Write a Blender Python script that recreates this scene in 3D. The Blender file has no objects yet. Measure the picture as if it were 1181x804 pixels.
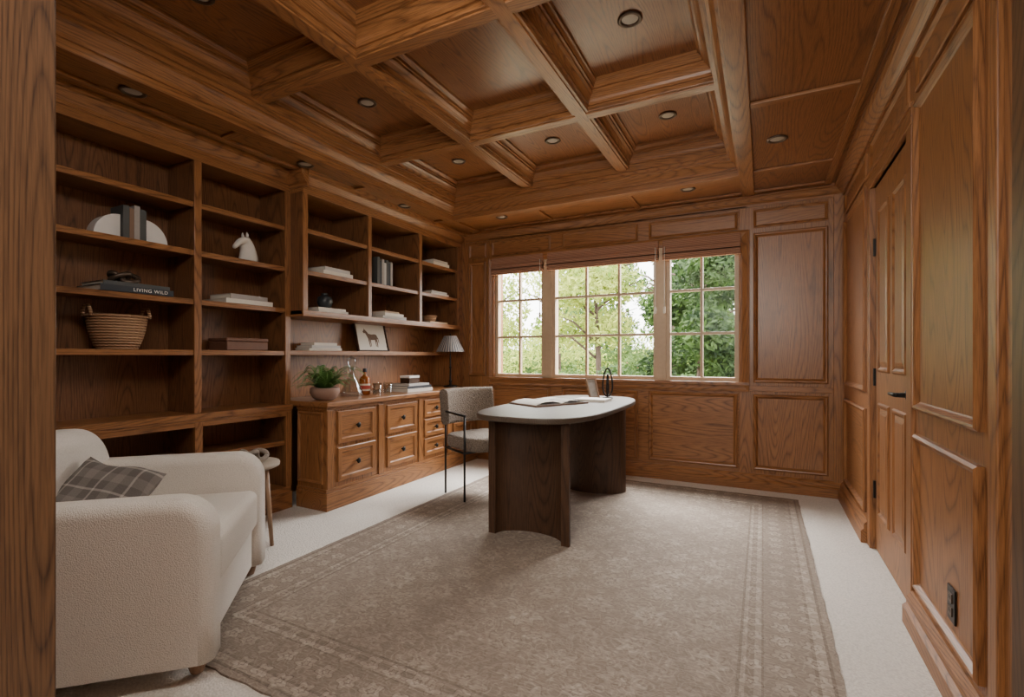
import bpy, bmesh, math, random
from mathutils import Vector, Matrix
random.seed(7)
SC=bpy.context.scene
X=Vector((1,0,0));Y=Vector((0,1,0));Z=Vector((0,0,1))

# ------------------------------------------------------------ materials
def newmat(name):
    m=bpy.data.materials.new(name);m.use_nodes=True
    nt=m.node_tree;nt.nodes.clear()
    o=nt.nodes.new('ShaderNodeOutputMaterial');b=nt.nodes.new('ShaderNodeBsdfPrincipled')
    nt.links.new(b.outputs[0],o.inputs[0])
    return m,nt,b
def N(nt,t,**k):
    n=nt.nodes.new(t)
    for a,v in k.items():
        if a.startswith('i_'):
            n.inputs[a[2:].replace('_',' ')].default_value=v
        else: setattr(n,a,v)
    return n
def ramp(nt,fac,stops,interp='LINEAR'):
    r=nt.nodes.new('ShaderNodeValToRGB');r.color_ramp.interpolation=interp
    e=r.color_ramp.elements
    while len(e)<len(stops): e.new(0.5)
    for i,(p,c) in enumerate(stops):
        e[i].position=p;e[i].color=(c[0],c[1],c[2],1) if hasattr(c,'__len__') else (c,c,c,1)
    nt.links.new(fac,r.inputs[0]);return r.outputs[0]
def math_(nt,op,a,b=None,c=None):
    n=nt.nodes.new('ShaderNodeMath');n.operation=op
    for i,v in enumerate((a,b,c)):
        if v is None: continue
        if isinstance(v,(int,float)): n.inputs[i].default_value=v
        else: nt.links.new(v,n.inputs[i])
    return n.outputs[0]
def mix(nt,f,a,b,mode='MIX'):
    n=nt.nodes.new('ShaderNodeMix');n.data_type='RGBA';n.blend_type=mode
    for s,v in ((0,f),(6,a),(7,b)):
        if isinstance(v,(int,float)): n.inputs[s].default_value=v
        elif isinstance(v,(tuple,list)): n.inputs[s].default_value=(*v[:3],1)
        else: nt.links.new(v,n.inputs[s])
    return n.outputs[2]
def bump(nt,b,h,st=.3,dist=.01):
    n=nt.nodes.new('ShaderNodeBump');n.inputs['Strength'].default_value=st;n.inputs['Distance'].default_value=dist
    nt.links.new(h,n.inputs['Height']);nt.links.new(n.outputs[0],b.inputs['Normal'])

def wood(name,axis,light,dark,rough=.35,ringscale=2.4,rings=42,coat=.18,fig=.55,spec=.5,ac=1.8):
    m,nt,b=newmat(name)
    tc=N(nt,'ShaderNodeTexCoord');oi=N(nt,'ShaderNodeObjectInfo')
    add=N(nt,'ShaderNodeVectorMath',operation='ADD')
    comb=N(nt,'ShaderNodeCombineXYZ')
    r=math_(nt,'MULTIPLY',oi.outputs['Random'],9.0)
    for i in range(3): nt.links.new(r,comb.inputs[i])
    nt.links.new(tc.outputs['Object'],add.inputs[0]);nt.links.new(comb.outputs[0],add.inputs[1])
    def mp(al,ac_):
        q=N(nt,'ShaderNodeMapping');s=[ac_,ac_,ac_];s[axis]=al
        q.inputs['Scale'].default_value=s
        nt.links.new(add.outputs[0],q.inputs[0]);return q.outputs[0]
    n1=N(nt,'ShaderNodeTexNoise',i_Scale=ringscale,i_Detail=1.0,i_Roughness=.35)
    nt.links.new(mp(.17,ac),n1.inputs['Vector'])
    ring=math_(nt,'PINGPONG',math_(nt,'MULTIPLY',n1.outputs[0],float(rings)),.5)
    ring=math_(nt,'POWER',math_(nt,'MULTIPLY',ring,2.0),3.0)
    n2=N(nt,'ShaderNodeTexNoise',i_Scale=1.0,i_Detail=2.0,i_Roughness=.6)
    nt.links.new(mp(12,380),n2.inputs['Vector'])
    pore=ramp(nt,n2.outputs[0],[(.42,0),(.62,1)])
    n3=N(nt,'ShaderNodeTexNoise',i_Scale=1.0,i_Detail=2.0)
    nt.links.new(mp(.5,4.0),n3.inputs['Vector'])
    f=math_(nt,'ADD',math_(nt,'MULTIPLY',ring,fig),math_(nt,'MULTIPLY',pore,.42))
    f=math_(nt,'ADD',f,math_(nt,'MULTIPLY',math_(nt,'SUBTRACT',n3.outputs[0],.5),.4))
    cl=N(nt,'ShaderNodeClamp');nt.links.new(f,cl.inputs[0])
    c=mix(nt,cl.outputs[0],light,dark)
    nt.links.new(c,b.inputs['Base Color'])
    b.inputs['Roughness'].default_value=rough
    b.inputs['Specular IOR Level'].default_value=spec
    b.inputs['Coat Weight'].default_value=coat;b.inputs['Coat Roughness'].default_value=.24
    bump(nt,b,math_(nt,'SUBTRACT',1.0,f),.10,.002)
    return m
def wood3(name,l,d,**k): return tuple(wood(name+'_'+a,i,l,d,**k) for i,a in enumerate('xyz'))
W=wood3('oak',(.345,.150,.053),(.085,.031,.011))
WR=wood3('oak_side_wall',(.35,.150,.053),(.090,.033,.0115),rough=.42,coat=.05)
WD=wood3('oak_shaded',(.235,.102,.041),(.055,.022,.009),rough=.45,coat=0)  # same oak, darker: shade of interiors and recesses put into the colour
WP=wood3('oak_ceiling_panel',(.285,.118,.044),(.078,.029,.0115),rough=.30,coat=.12)
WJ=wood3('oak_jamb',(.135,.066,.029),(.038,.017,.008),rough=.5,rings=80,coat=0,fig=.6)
DK=wood3('walnut_stain',(.075,.036,.018),(.018,.009,.005),rough=.5,coat=0,fig=.55,spec=.3)
TOPW=wood3('grey_oak',(.085,.062,.045),(.045,.032,.023),rough=.45,coat=0,spec=.22)
TAN=wood3('tan_wood',(.30,.18,.10),(.2,.11,.06),rough=.5)

def simple(name,c,rough=.5,metal=0,noise=0,ns=30,bs=0):
    m,nt,b=newmat(name)
    b.inputs['Roughness'].default_value=rough;b.inputs['Metallic'].default_value=metal
    tc=N(nt,'ShaderNodeTexCoord');n=N(nt,'ShaderNodeTexNoise',i_Scale=float(ns),i_Detail=3.0)
    nt.links.new(tc.outputs['Object'],n.inputs['Vector'])
    k=max(noise,.03)
    col=mix(nt,n.outputs[0],tuple(x*(1-k) for x in c),tuple(min(1,x*(1+k)) for x in c))
    nt.links.new(col,b.inputs['Base Color'])
    if bs: bump(nt,b,n.outputs[0],bs,.004)
    return m
BLACK=simple('black_metal',(.015,.014,.013),.4,.6)
BRONZE=simple('bronze_trim',(.10,.07,.05),.4,.5)
LENS=simple('downlight_lens',(.42,.38,.33),.4)
WHITE=simple('white_plaster',(.75,.72,.67),.6,noise=.08)
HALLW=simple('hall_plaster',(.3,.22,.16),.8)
MARBLE=simple('white_marble',(.75,.73,.7),.3,noise=.12,ns=12)
PAPER=simple('paper_pages',(.72,.68,.6),.8,noise=.06,ns=80)
TERRA=simple('grey_terracotta',(.32,.2,.15),.8,noise=.15)
GREEN=simple('fern_green',(.08,.19,.035),.5,noise=.4,ns=20)
VASE=simple('black_glaze',(.03,.035,.04),.35,noise=.3,ns=12)
WHISKY=simple('amber_glass',(.30,.075,.010),.1,noise=.1)
LABELM=simple('bottle_label',(.7,.6,.42),.7)
LABELR=simple('bottle_label_red',(.45,.05,.03),.6)
FRAMEW=simple('window_frame_paint',(.48,.36,.24),.45,noise=.1)
STONE=simple('pale_stone',(.36,.30,.24),.6,noise=.15,ns=14)
TAUPE=simple('taupe_print',(.3,.26,.22),.6,noise=.4,ns=30)
BOXM=simple('brown_leather_box',(.17,.08,.05),.55,noise=.15)
def coverm(c): return simple('book_cloth',c,.65,noise=.08,ns=60)

def boucle(name,c,sc=110,bs=.9,dk=.72,dist=.006):
    m,nt,b=newmat(name)
    tc=N(nt,'ShaderNodeTexCoord')
    v=N(nt,'ShaderNodeTexVoronoi',i_Scale=float(sc));nt.links.new(tc.outputs['Object'],v.inputs['Vector'])
    n=N(nt,'ShaderNodeTexNoise',i_Scale=sc*.6,i_Detail=3.0);nt.links.new(tc.outputs['Object'],n.inputs['Vector'])
    h=math_(nt,'ADD',math_(nt,'MULTIPLY',v.outputs['Distance'],-1.0),n.outputs[0])
    col=mix(nt,ramp(nt,v.outputs['Distance'],[(.1,0),(.8,1)]),c,tuple(x*dk for x in c))
    nt.links.new(col,b.inputs['Base Color']);b.inputs['Roughness'].default_value=.95
    b.inputs['Sheen Weight'].default_value=.1
    bump(nt,b,h,bs,dist);return m
BOUCLE=boucle('cream_boucle',(.83,.78,.71),270,.6,.84,.0027)
TWEED=boucle('taupe_tweed',(.255,.20,.152),110,1.0,.5,.005)
CARPET=boucle('cream_carpet',(.76,.71,.645),120,.8,.8,.004)

def rugmat(hx,hy):
    m,nt,b=newmat('distressed_rug')
    tc=N(nt,'ShaderNodeTexCoord');sp=N(nt,'ShaderNodeSeparateXYZ');nt.links.new(tc.outputs['Object'],sp.inputs[0])
    # mirrored coordinates: a woven rug repeats symmetrically about both axes
    mx=math_(nt,'ABSOLUTE',sp.outputs[0]);my=math_(nt,'ABSOLUTE',sp.outputs[1])
    mc=N(nt,'ShaderNodeCombineXYZ');nt.links.new(mx,mc.inputs[0]);nt.links.new(my,mc.inputs[1])
    wn=N(nt,'ShaderNodeTexNoise',i_Scale=5.0,i_Detail=2.0);nt.links.new(tc.outputs['Object'],wn.inputs['Vector'])
    wv=N(nt,'ShaderNodeVectorMath',operation='MULTIPLY_ADD');nt.links.new(wn.outputs['Color'],wv.inputs[0]);wv.inputs[1].default_value=(.02,.02,.0);nt.links.new(mc.outputs[0],wv.inputs[2])
    ws=N(nt,'ShaderNodeSeparateXYZ');nt.links.new(wv.outputs[0],ws.inputs[0])
    ax=math_(nt,'SUBTRACT',hx,mx);ay=math_(nt,'SUBTRACT',hy,my)
    d=math_(nt,'MINIMUM',ax,ay)
    band=ramp(nt,d,[(0,.6),(.022,.1),(.034,.85),(.070,.15),(.082,.5),(.24,.15),(.250,.85),(.272,.25),(.30,.8),(.315,.15),(.327,.5)],'CONSTANT')
    inner=math_(nt,'GREATER_THAN',d,.327)
    # rosettes on a staggered lattice, petals, leaves and small fillers
    def rosettes(k,ox,oy,pet,rad):
        a=math_(nt,'MULTIPLY',math_(nt,'SUBTRACT',math_(nt,'FRACT',math_(nt,'ADD',math_(nt,'MULTIPLY',ws.outputs[0],k),ox)),.5),1.0)
        c=math_(nt,'MULTIPLY',math_(nt,'SUBTRACT',math_(nt,'FRACT',math_(nt,'ADD',math_(nt,'MULTIPLY',ws.outputs[1],k),oy)),.5),1.0)
        r=math_(nt,'SQRT',math_(nt,'ADD',math_(nt,'MULTIPLY',a,a),math_(nt,'MULTIPLY',c,c)))
        an=math_(nt,'ARCTAN2',a,c)
        q=math_(nt,'DIVIDE',r,math_(nt,'ADD',rad,math_(nt,'MULTIPLY',math_(nt,'COSINE',math_(nt,'MULTIPLY',an,pet)),rad*.22)))
        return ramp(nt,q,[(0,.9),(.22,.9),(.30,.1),(.42,.1),(.50,1),(.86,.8),(.95,.05),(1.0,.05),(1.0,.45)] if False else [(0,.9),(.22,.9),(.30,.1),(.45,.95),(.84,.8),(.95,.05),(1.05,.45)])
    ra=rosettes(4.2,.0,.0,8.0,.34);rb=rosettes(4.2,.5,.5,6.0,.20);rc=rosettes(9.5,.1,.3,5.0,.36)
    def contour(scale,k,w,off):
        q=N(nt,'ShaderNodeMapping');q.inputs['Location'].default_value=(off,off*.7,off*.3);nt.links.new(wv.outputs[0],q.inputs[0])
        n=N(nt,'ShaderNodeTexNoise',i_Scale=float(scale),i_Detail=1.0,i_Roughness=.4);nt.links.new(q.outputs[0],n.inputs['Vector'])
        pg=math_(nt,'PINGPONG',math_(nt,'MULTIPLY',n.outputs[0],float(k)),.5)
        return ramp(nt,pg,[(w*.4,1),(w,0)])
    vine=contour(10.0,9.0,.18,1.3);vine2=contour(20.0,7.0,.2,4.1)
    v2=N(nt,'ShaderNodeTexVoronoi',i_Scale=32.0);nt.links.new(wv.outputs[0],v2.inputs['Vector'])
    bl2=ramp(nt,v2.outputs['Distance'],[(.18,1),(.36,0)])
    field=math_(nt,'ADD',math_(nt,'MULTIPLY',ra,.42),math_(nt,'MULTIPLY',rb,.38))
    field=math_(nt,'ADD',field,math_(nt,'MULTIPLY',vine,.20))
    field=math_(nt,'ADD',field,math_(nt,'MULTIPLY',vine2,.14))
    field=math_(nt,'ADD',field,math_(nt,'MULTIPLY',bl2,.20))
    bpat=math_(nt,'ADD',math_(nt,'MULTIPLY',rc,.75),math_(nt,'MULTIPLY',vine2,.22))
    pat=math_(nt,'ADD',math_(nt,'MULTIPLY',inner,field),math_(nt,'MULTIPLY',math_(nt,'SUBTRACT',1.0,inner),bpat))
    # wear: pattern fades out in patches
    n=N(nt,'ShaderNodeTexNoise',i_Scale=2.2,i_Detail=7.0,i_Roughness=.75);nt.links.new(tc.outputs['Object'],n.inputs['Vector'])
    fade=ramp(nt,n.outputs[0],[(.36,.35),(.60,1)])
    n2=N(nt,'ShaderNodeTexNoise',i_Scale=1.1,i_Detail=5.0,i_Roughness=.7);nt.links.new(tc.outputs['Object'],n2.inputs['Vector'])
    wear=N(nt,'ShaderNodeTexNoise',i_Scale=1.0,i_Detail=3.0,i_Roughness=.8)
    mp=N(nt,'ShaderNodeMapping');mp.inputs['Scale'].default_value=(24,150,1);nt.links.new(tc.outputs['Object'],mp.inputs[0]);nt.links.new(mp.outputs[0],wear.inputs['Vector'])
    pp=math_(nt,'ADD',math_(nt,'MULTIPLY',math_(nt,'SUBTRACT',pat,.45),.75),math_(nt,'MULTIPLY',math_(nt,'SUBTRACT',band,.5),.42))
    f=math_(nt,'ADD',math_(nt,'MULTIPLY',pp,fade),.45)
    f=math_(nt,'ADD',f,math_(nt,'MULTIPLY',math_(nt,'SUBTRACT',n2.outputs[0],.5),.6))
    f=math_(nt,'ADD',f,math_(nt,'MULTIPLY',math_(nt,'SUBTRACT',wear.outputs[0],.5),.75))
    col=ramp(nt,f,[(.08,(.105,.078,.060)),(.33,(.20,.157,.124)),(.58,(.30,.245,.197)),(.90,(.44,.372,.305))])
    nt.links.new(col,b.inputs['Base Color']);b.inputs['Roughness'].default_value=.9
    bump(nt,b,wear.outputs[0],.2,.003);return m

def weave(name,c1,c2,su=60,sv=60):
    m,nt,b=newmat(name)
    tc=N(nt,'ShaderNodeTexCoord');sp=N(nt,'ShaderNodeSeparateXYZ');nt.links.new(tc.outputs['Object'],sp.inputs[0])
    an=math_(nt,'ARCTAN2',sp.outputs[1],sp.outputs[0])
    a=math_(nt,'SINE',math_(nt,'MULTIPLY',an,float(su)));h=math_(nt,'SINE',math_(nt,'MULTIPLY',sp.outputs[2],float(sv)))
    # mostly horizontal strands, dipping behind the stakes
    f=math_(nt,'ADD',math_(nt,'MULTIPLY',h,.35),math_(nt,'ADD',math_(nt,'MULTIPLY',math_(nt,'MULTIPLY',a,h),.12),.5))
    nt.links.new(mix(nt,f,c2,c1),b.inputs['Base Color']);b.inputs['Roughness'].default_value=.7
    bump(nt,b,f,.8,.008);return m
WICKER=weave('wicker',(.50,.30,.165),(.20,.105,.055),26,420)

def plaid():
    m,nt,b=newmat('plaid_wool')
    tc=N(nt,'ShaderNodeTexCoord');sp=N(nt,'ShaderNodeSeparateXYZ');nt.links.new(tc.outputs['Object'],sp.inputs[0])
    def st(s,k,w,o=0.0):
        t=math_(nt,'PINGPONG',math_(nt,'ADD',math_(nt,'MULTIPLY',s,k),o),.5)
        return math_(nt,'LESS_THAN',t,w)
    a=math_(nt,'ADD',st(sp.outputs[0],8.,.035),math_(nt,'MULTIPLY',st(sp.outputs[0],8.,.16,.5),.3))
    c=math_(nt,'ADD',st(sp.outputs[1],8.,.035),math_(nt,'MULTIPLY',st(sp.outputs[1],8.,.16,.5),.3))
    f=math_(nt,'MULTIPLY',math_(nt,'ADD',a,c),.5)
    nt.links.new(mix(nt,f,(.135,.12,.11),(.48,.44,.40)),b.inputs['Base Color']);b.inputs['Roughness'].default_value=.9
    n=N(nt,'ShaderNodeTexNoise',i_Scale=200.0);nt.links.new(tc.outputs['Object'],n.inputs['Vector']);bump(nt,b,n.outputs[0],.4,.003)
    return m
PLAID=plaid()

def stripes(name,c1,c2,comp,k,duty=.25):
    m,nt,b=newmat(name)
    tc=N(nt,'ShaderNodeTexCoord');sp=N(nt,'ShaderNodeSeparateXYZ');nt.links.new(tc.outputs['Object'],sp.inputs[0])
    if comp=='ang': s=math_(nt,'ARCTAN2',sp.outputs[1],sp.outputs[0])
    else: s=sp.outputs[comp]
    t=math_(nt,'PINGPONG',math_(nt,'MULTIPLY',s,float(k)),.5)
    f=math_(nt,'LESS_THAN',t,duty)
    nt.links.new(mix(nt,f,c1,c2),b.inputs['Base Color']);b.inputs['Roughness'].default_value=.8
    bump(nt,b,t,.4,.004);return m
SHADEM=stripes('striped_shade',(.42,.385,.345),(.09,.10,.13),'ang',5.0,.25)
BAMBOO=stripes('woven_wood_shade',(.38,.195,.115),(.20,.09,.053),2,80.,.25)

def leafm(name,c1,c2):
    m,nt,b=newmat(name)
    tc=N(nt,'ShaderNodeTexCoord');n=N(nt,'ShaderNodeTexNoise',i_Scale=2.5,i_Detail=5.0);nt.links.new(tc.outputs['Object'],n.inputs['Vector'])
    col=ramp(nt,n.outputs[0],[(.35,c1),(.65,c2)])
    nt.links.new(col,b.inputs['Base Color']);b.inputs['Roughness'].default_value=.8
    tr=N(nt,'ShaderNodeBsdfTranslucent');nt.links.new(col,tr.inputs[0])
    ms=N(nt,'ShaderNodeMixShader');ms.inputs[0].default_value=.4
    o=[x for x in nt.nodes if x.type=='OUTPUT_MATERIAL'][0]
    nt.links.new(b.outputs[0],ms.inputs[1]);nt.links.new(tr.outputs[0],ms.inputs[2]);nt.links.new(ms.outputs[0],o.inputs[0]);return m
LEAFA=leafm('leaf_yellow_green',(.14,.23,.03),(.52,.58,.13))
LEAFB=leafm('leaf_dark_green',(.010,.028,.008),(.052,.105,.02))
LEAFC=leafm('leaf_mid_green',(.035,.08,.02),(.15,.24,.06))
LAWN=simple('lawn_grass',(.46,.43,.32),.9,noise=.4,ns=3)
BARK=simple('bark',(.06,.04,.03),.9,noise=.4,ns=12)
FLOWER=leafm('pink_blossom',(.5,.06,.1),(.7,.2,.25))

def pane_glass(name,gl,tint=(1,1,1)):
    m,nt,b=newmat(name)
    o=[x for x in nt.nodes if x.type=='OUTPUT_MATERIAL'][0]
    t=N(nt,'ShaderNodeBsdfTransparent');t.inputs[0].default_value=(*tint,1);g=N(nt,'ShaderNodeBsdfGlossy');g.inputs['Roughness'].default_value=.05
    fr=N(nt,'ShaderNodeLayerWeight');fr.inputs[0].default_value=gl
    ms=N(nt,'ShaderNodeMixShader')
    nt.links.new(fr.outputs['Facing'] if gl>.2 else fr.outputs['Fresnel'],ms.inputs[0])
    nt.links.new(t.outputs[0],ms.inputs[1]);nt.links.new(g.outputs[0],ms.inputs[2]);nt.links.new(ms.outputs[0],o.inputs[0]);return m
PANE=pane_glass('window_glass',.1)
GLASS=pane_glass('clear_glass',.27,(.93,.95,.95))

# ------------------------------------------------------------ mesh builder
def wsel(mat,ax):
    return mat[ax] if isinstance(mat,tuple) else mat
def axof(v):
    a=[abs(c) for c in v];return a.index(max(a))
class MB:
    def __init__(s): s.v=[];s.f=[];s.m=[];s.s=[];s.mats=[]
    def mi(s,mat):
        if mat not in s.mats: s.mats.append(mat)
        return s.mats.index(mat)
    def add(s,vs,fs,mat,smooth=False):
        o=len(s.v);s.v+= [Vector(p) for p in vs];k=s.mi(mat)
        for f in fs: s.f.append([o+i for i in f]);s.m.append(k);s.s.append(smooth)
    def box(s,x0,x1,y0,y1,z0,z1,mat,ax=None):
        if ax is None:
            d=(x1-x0,y1-y0,z1-z0);ax=d.index(max(d))
        vs=[(x,y,z) for z in (z0,z1) for y in (y0,y1) for x in (x0,x1)]
        s.add(vs,[(0,2,3,1),(4,5,7,6),(0,1,5,4),(2,6,7,3),(0,4,6,2),(1,3,7,5)],wsel(mat,ax))
    def frame(s,O,U,V,Nn,u0,v0,u1,v1,prof,mat,fill=True,fmat=None,fax=None):
        O=Vector(O)
        def P(u,v,h): return O+U*u+V*v+Nn*h
        R=[]
        for i,h in prof: R.append([P(u0+i,v0+i,h),P(u1-i,v0+i,h),P(u1-i,v1-i,h),P(u0+i,v1-i,h)])
        for k in range(len(R)-1):
            for j in range(4):
                a=U if j%2==0 else V
                s.add([R[k][j],R[k][(j+1)%4],R[k+1][(j+1)%4],R[k+1][j]],[(0,1,2,3)],wsel(mat,axof(a)))
        if fill:
            if fax is None: fax=axof(U) if (u1-u0)>(v1-v0)*1.3 else axof(V)
            s.add(R[-1],[(0,1,2,3)],wsel(fmat or mat,fax))
    def run(s,p0,p1,side,prof,mat,up=Z):
        p0=Vector(p0);p1=Vector(p1);ax=axof(p1-p0)
        for (a,b),(c,d) in zip(prof[:-1],prof[1:]):
            s.add([p0+side*a+up*b,p1+side*a+up*b,p1+side*c+up*d,p0+side*c+up*d],[(0,1,2,3)],wsel(mat,ax))
        for p in (p0,p1):
            s.add([p+side*a+up*b for a,b in prof],[tuple(range(len(prof)))],wsel(mat,ax))
    def lathe(s,prof,mat,n=32,c=(0,0,0),smooth=True,cap=True):
        c=Vector(c);vs=[]
        for r,z in prof:
            for i in range(n):
                a=2*math.pi*i/n;vs.append(c+Vector((r*math.cos(a),r*math.sin(a),z)))
        fs=[]
        for k in range(len(prof)-1):
            for i in range(n):
                j=(i+1)%n;fs.append((k*n+i,k*n+j,(k+1)*n+j,(k+1)*n+i))
        s.add(vs,fs,wsel(mat,2),smooth)
        if cap:
            for k in (0,len(prof)-1):
                if prof[k][0]>1e-4: s.add([vs[k*n+i] for i in range(n)],[tuple(range(n))],wsel(mat,2))
    def tube(s,pts,rad,mat,n=10,smooth=True,sq=1.0):
        pts=[Vector(p) for p in pts]
        if isinstance(rad,(int,float)): rad=[rad]*len(pts)
        vs=[];ref=None
        for i,p in enumerate(pts):
            t=(pts[min(i+1,len(pts)-1)]-pts[max(i-1,0)]).normalized()
            if ref is None: ref=t.orthogonal().normalized()
            ref=(ref-t*ref.dot(t)).normalized();b=t.cross(ref)
            for k in range(n):
                a=2*math.pi*k/n;vs.append(p+(ref*math.cos(a)+b*math.sin(a)*sq)*rad[i])
        fs=[]
        for i in range(len(pts)-1):
            for k in range(n):
                j=(k+1)%n;fs.append((i*n+k,i*n+j,(i+1)*n+j,(i+1)*n+k))
        fs.append(tuple(range(n)));fs.append(tuple((len(pts)-1)*n+k for k in range(n)))
        s.add(vs,fs,wsel(mat,2),smooth)
    def prism(s,outline,d0,d1,mat,plane='xy',smooth=False):
        n=len(outline)
        def P(a,b,d):
            return {'xy':(a,b,d),'yz':(d,a,b),'xz':(a,d,b)}[plane]
        vs=[P(a,b,d0) for a,b in outline]+[P(a,b,d1) for a,b in outline]
        s.add(vs,[tuple(range(n)),tuple(range(n,2*n))],mat,smooth)
        o=len(s.v)-2*n;k=s.mi(mat)
        for i in range(n):
            j=(i+1)%n;s.f.append([o+i,o+j,o+n+j,o+n+i]);s.m.append(k);s.s.append(smooth)
    def soft(s,outline,d0,d1,r,mat,plane,wf=lambda a,b:1.0,K=8):
        # slab with rounded rims: outline CCW ; wf scales the vertical inset near the base
        n=len(outline);nor=[]
        for i in range(n):
            p=Vector(outline[i-1]);q=Vector(outline[i]);t=Vector(outline[(i+1)%n])
            e1=(q-p).normalized();e2=(t-q).normalized()
            n1=Vector((-e1.y,e1.x));n2=Vector((-e2.y,e2.x));b=(n1+n2).normalized()
            nor.append(b/max(.5,b.dot(n1)))
        def P(a,b,d): return {'yz':(d,a,b),'xz':(a,d,b),'xy':(a,b,d)}[plane]
        rings=[]
        for side in (0,1):
            rg=[]
            for k in range(K+1):
                th=math.pi/2*k/K;ins=r*(1-math.sin(th));dd=r*(1-math.cos(th))
                d=d0+dd if side==0 else d1-dd
                rg.append([P(outline[i][0]+nor[i].x*ins,outline[i][1]+nor[i].y*ins*wf(*outline[i]),d) for i in range(n)])
            rings+=rg if side==0 else rg[::-1]
        o=len(s.v);vs=[p for rg in rings for p in rg];fs=[]
        for k in range(len(rings)-1):
            for i in range(n):
                j=(i+1)%n;fs.append((k*n+i,k*n+j,(k+1)*n+j,(k+1)*n+i))
        s.add(vs,fs,mat,True)
        s.add(rings[0],[tuple(range(n))],mat,False);s.add(rings[-1],[tuple(range(n))],mat,False)
    def obj(s,name,loc=(0,0,0),rot=0,parent=None,label=None,cat=None,group=None,kind=None,bevel=0,seg=2,angle=.6,subsurf=0,world=False,sm=False):
        me=bpy.data.meshes.new(name)
        vs=s.v
        if world: vs=[v-Vector(loc) for v in s.v]
        me.from_pydata([tuple(v) for v in vs],[],s.f)
        for m in s.mats: me.materials.append(m)
        for p,k,sh in zip(me.polygons,s.m,s.s): p.material_index=k;p.use_smooth=sh or sm
        bm=bmesh.new();bm.from_mesh(me);bmesh.ops.recalc_face_normals(bm,faces=bm.faces);bm.to_mesh(me);bm.free()
        o=bpy.data.objects.new(name,me);SC.collection.objects.link(o)
        o.location=loc;o.rotation_euler=(0,0,rot) if isinstance(rot,(int,float)) else rot
        if parent: o.parent=parent
        if bevel:
            b=o.modifiers.new('b','BEVEL');b.width=bevel;b.segments=seg;b.limit_method='ANGLE';b.angle_limit=angle;b.use_clamp_overlap=False
        if subsurf:
            b=o.modifiers.new('s','SUBSURF');b.levels=subsurf;b.render_levels=subsurf
        tag(o,label,cat,group,kind);return o
def tag(o,label=None,cat=None,group=None,kind=None):
    if label:o['label']=label
    if cat:o['category']=cat
    if group:o['group']=group
    if kind:o['kind']=kind
def thing(name,loc,label,cat,group=None,rot=0):
    e=bpy.data.objects.new(name,None);e.empty_display_size=.05;SC.collection.objects.link(e)
    e.location=loc;e.rotation_euler=(0,0,rot) if isinstance(rot,(int,float)) else rot
    tag(e,label,cat,group);return e
def copy_tree(o,parent=None,loc=None,rot=None):
    c=o.copy();SC.collection.objects.link(c)
    if parent: c.parent=parent;c.matrix_parent_inverse=o.matrix_parent_inverse.copy()
    if loc is not None: c.location=loc
    if rot is not None: c.rotation_euler=(0,0,rot)
    for k in list(o.children): copy_tree(k,c)
    return c
MOLD=[(0,0),(0,.016),(.010,.024),(.018,.022),(.030,.007),(.036,.003)]
MOLDS=[(0,0),(0,.010),(.008,.014),(.022,.004),(.024,.003)]

CEIL=2.48
# ------------------------------------------------------------ floor
m=MB();m.box(-3.6,.75,-1.6,4.75,-.1,0,CARPET);m.obj('floor',kind='structure',label='cream looped wool carpet floor',cat='floor')

# ------------------------------------------------------------ back wall
BY=4.60
m=MB()
m.box(-3.6,-2.58,BY,4.78,0,2.9,W,2)
m.box(-.18,.75,BY,4.78,0,2.9,W,2)
m.box(-2.58,-.18,BY,4.78,0,.90,W,0)
m.box(-2.58,-.18,BY,4.78,2.14,2.9,W,0)
NB=-Y
for (a,b) in [(-2.62,-1.93),(-1.80,-1.04),(-.94,-.19),(-.07,.465),(-2.91,-2.69)]:
    m.frame((0,BY,0),X,Z,NB,a,2.205,b,2.36,MOLDS,W)
for (a,b) in [(-2.62,-1.93),(-1.80,-1.04),(-.94,-.19),(-.07,.465)]:
    m.frame((0,BY,0),X,Z,NB,a,.165,b,.80,MOLD,W,fax=2 if b>.3 else 0)
for (a,b) in [(-.07,.465),(-2.91,-2.69)]:
    m.frame((0,BY,0),X,Z,NB,a,.90,b,2.16,MOLD,W)
m.box(-.12,.50,BY-.012,BY,.825,.87,W);m.box(-2.66,-.12,BY-.012,BY,2.385,2.40,W)
m.box(.50,.57,BY-.02,BY,.1,2.40,W)
m.obj('wall_back',kind='structure',label='oak panelled wall with recessed panels around the windows',cat='wall',bevel=.003)
m=MB()
m.run((-2.8,BY,0),(.57,BY,0),NB,[(0,0),(.045,0),(.045,.07),(.03,.085),(.03,.11),(.012,.13),(0,.13)],W)
m.obj('baseboard_back',kind='structure')
# window casing
m=MB()
CAS=[(0,0),(0,.03),(.02,.035),(.055,.022),(.075,.018),(.08,0)]
m.frame((0,BY,0),X,Z,NB,-2.66,.82,-.10,2.195,CAS,W,fill=False)
m.box(-2.66,-.10,BY-.045,BY+.03,.872,.90,W)
for a,b in ((-2.0,-1.915),(-.865,-.785)): m.box(a,b,BY-.006,4.78,.90,2.14,FRAMEW)
m.obj('trim_1',kind='structure',bevel=.002)
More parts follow.
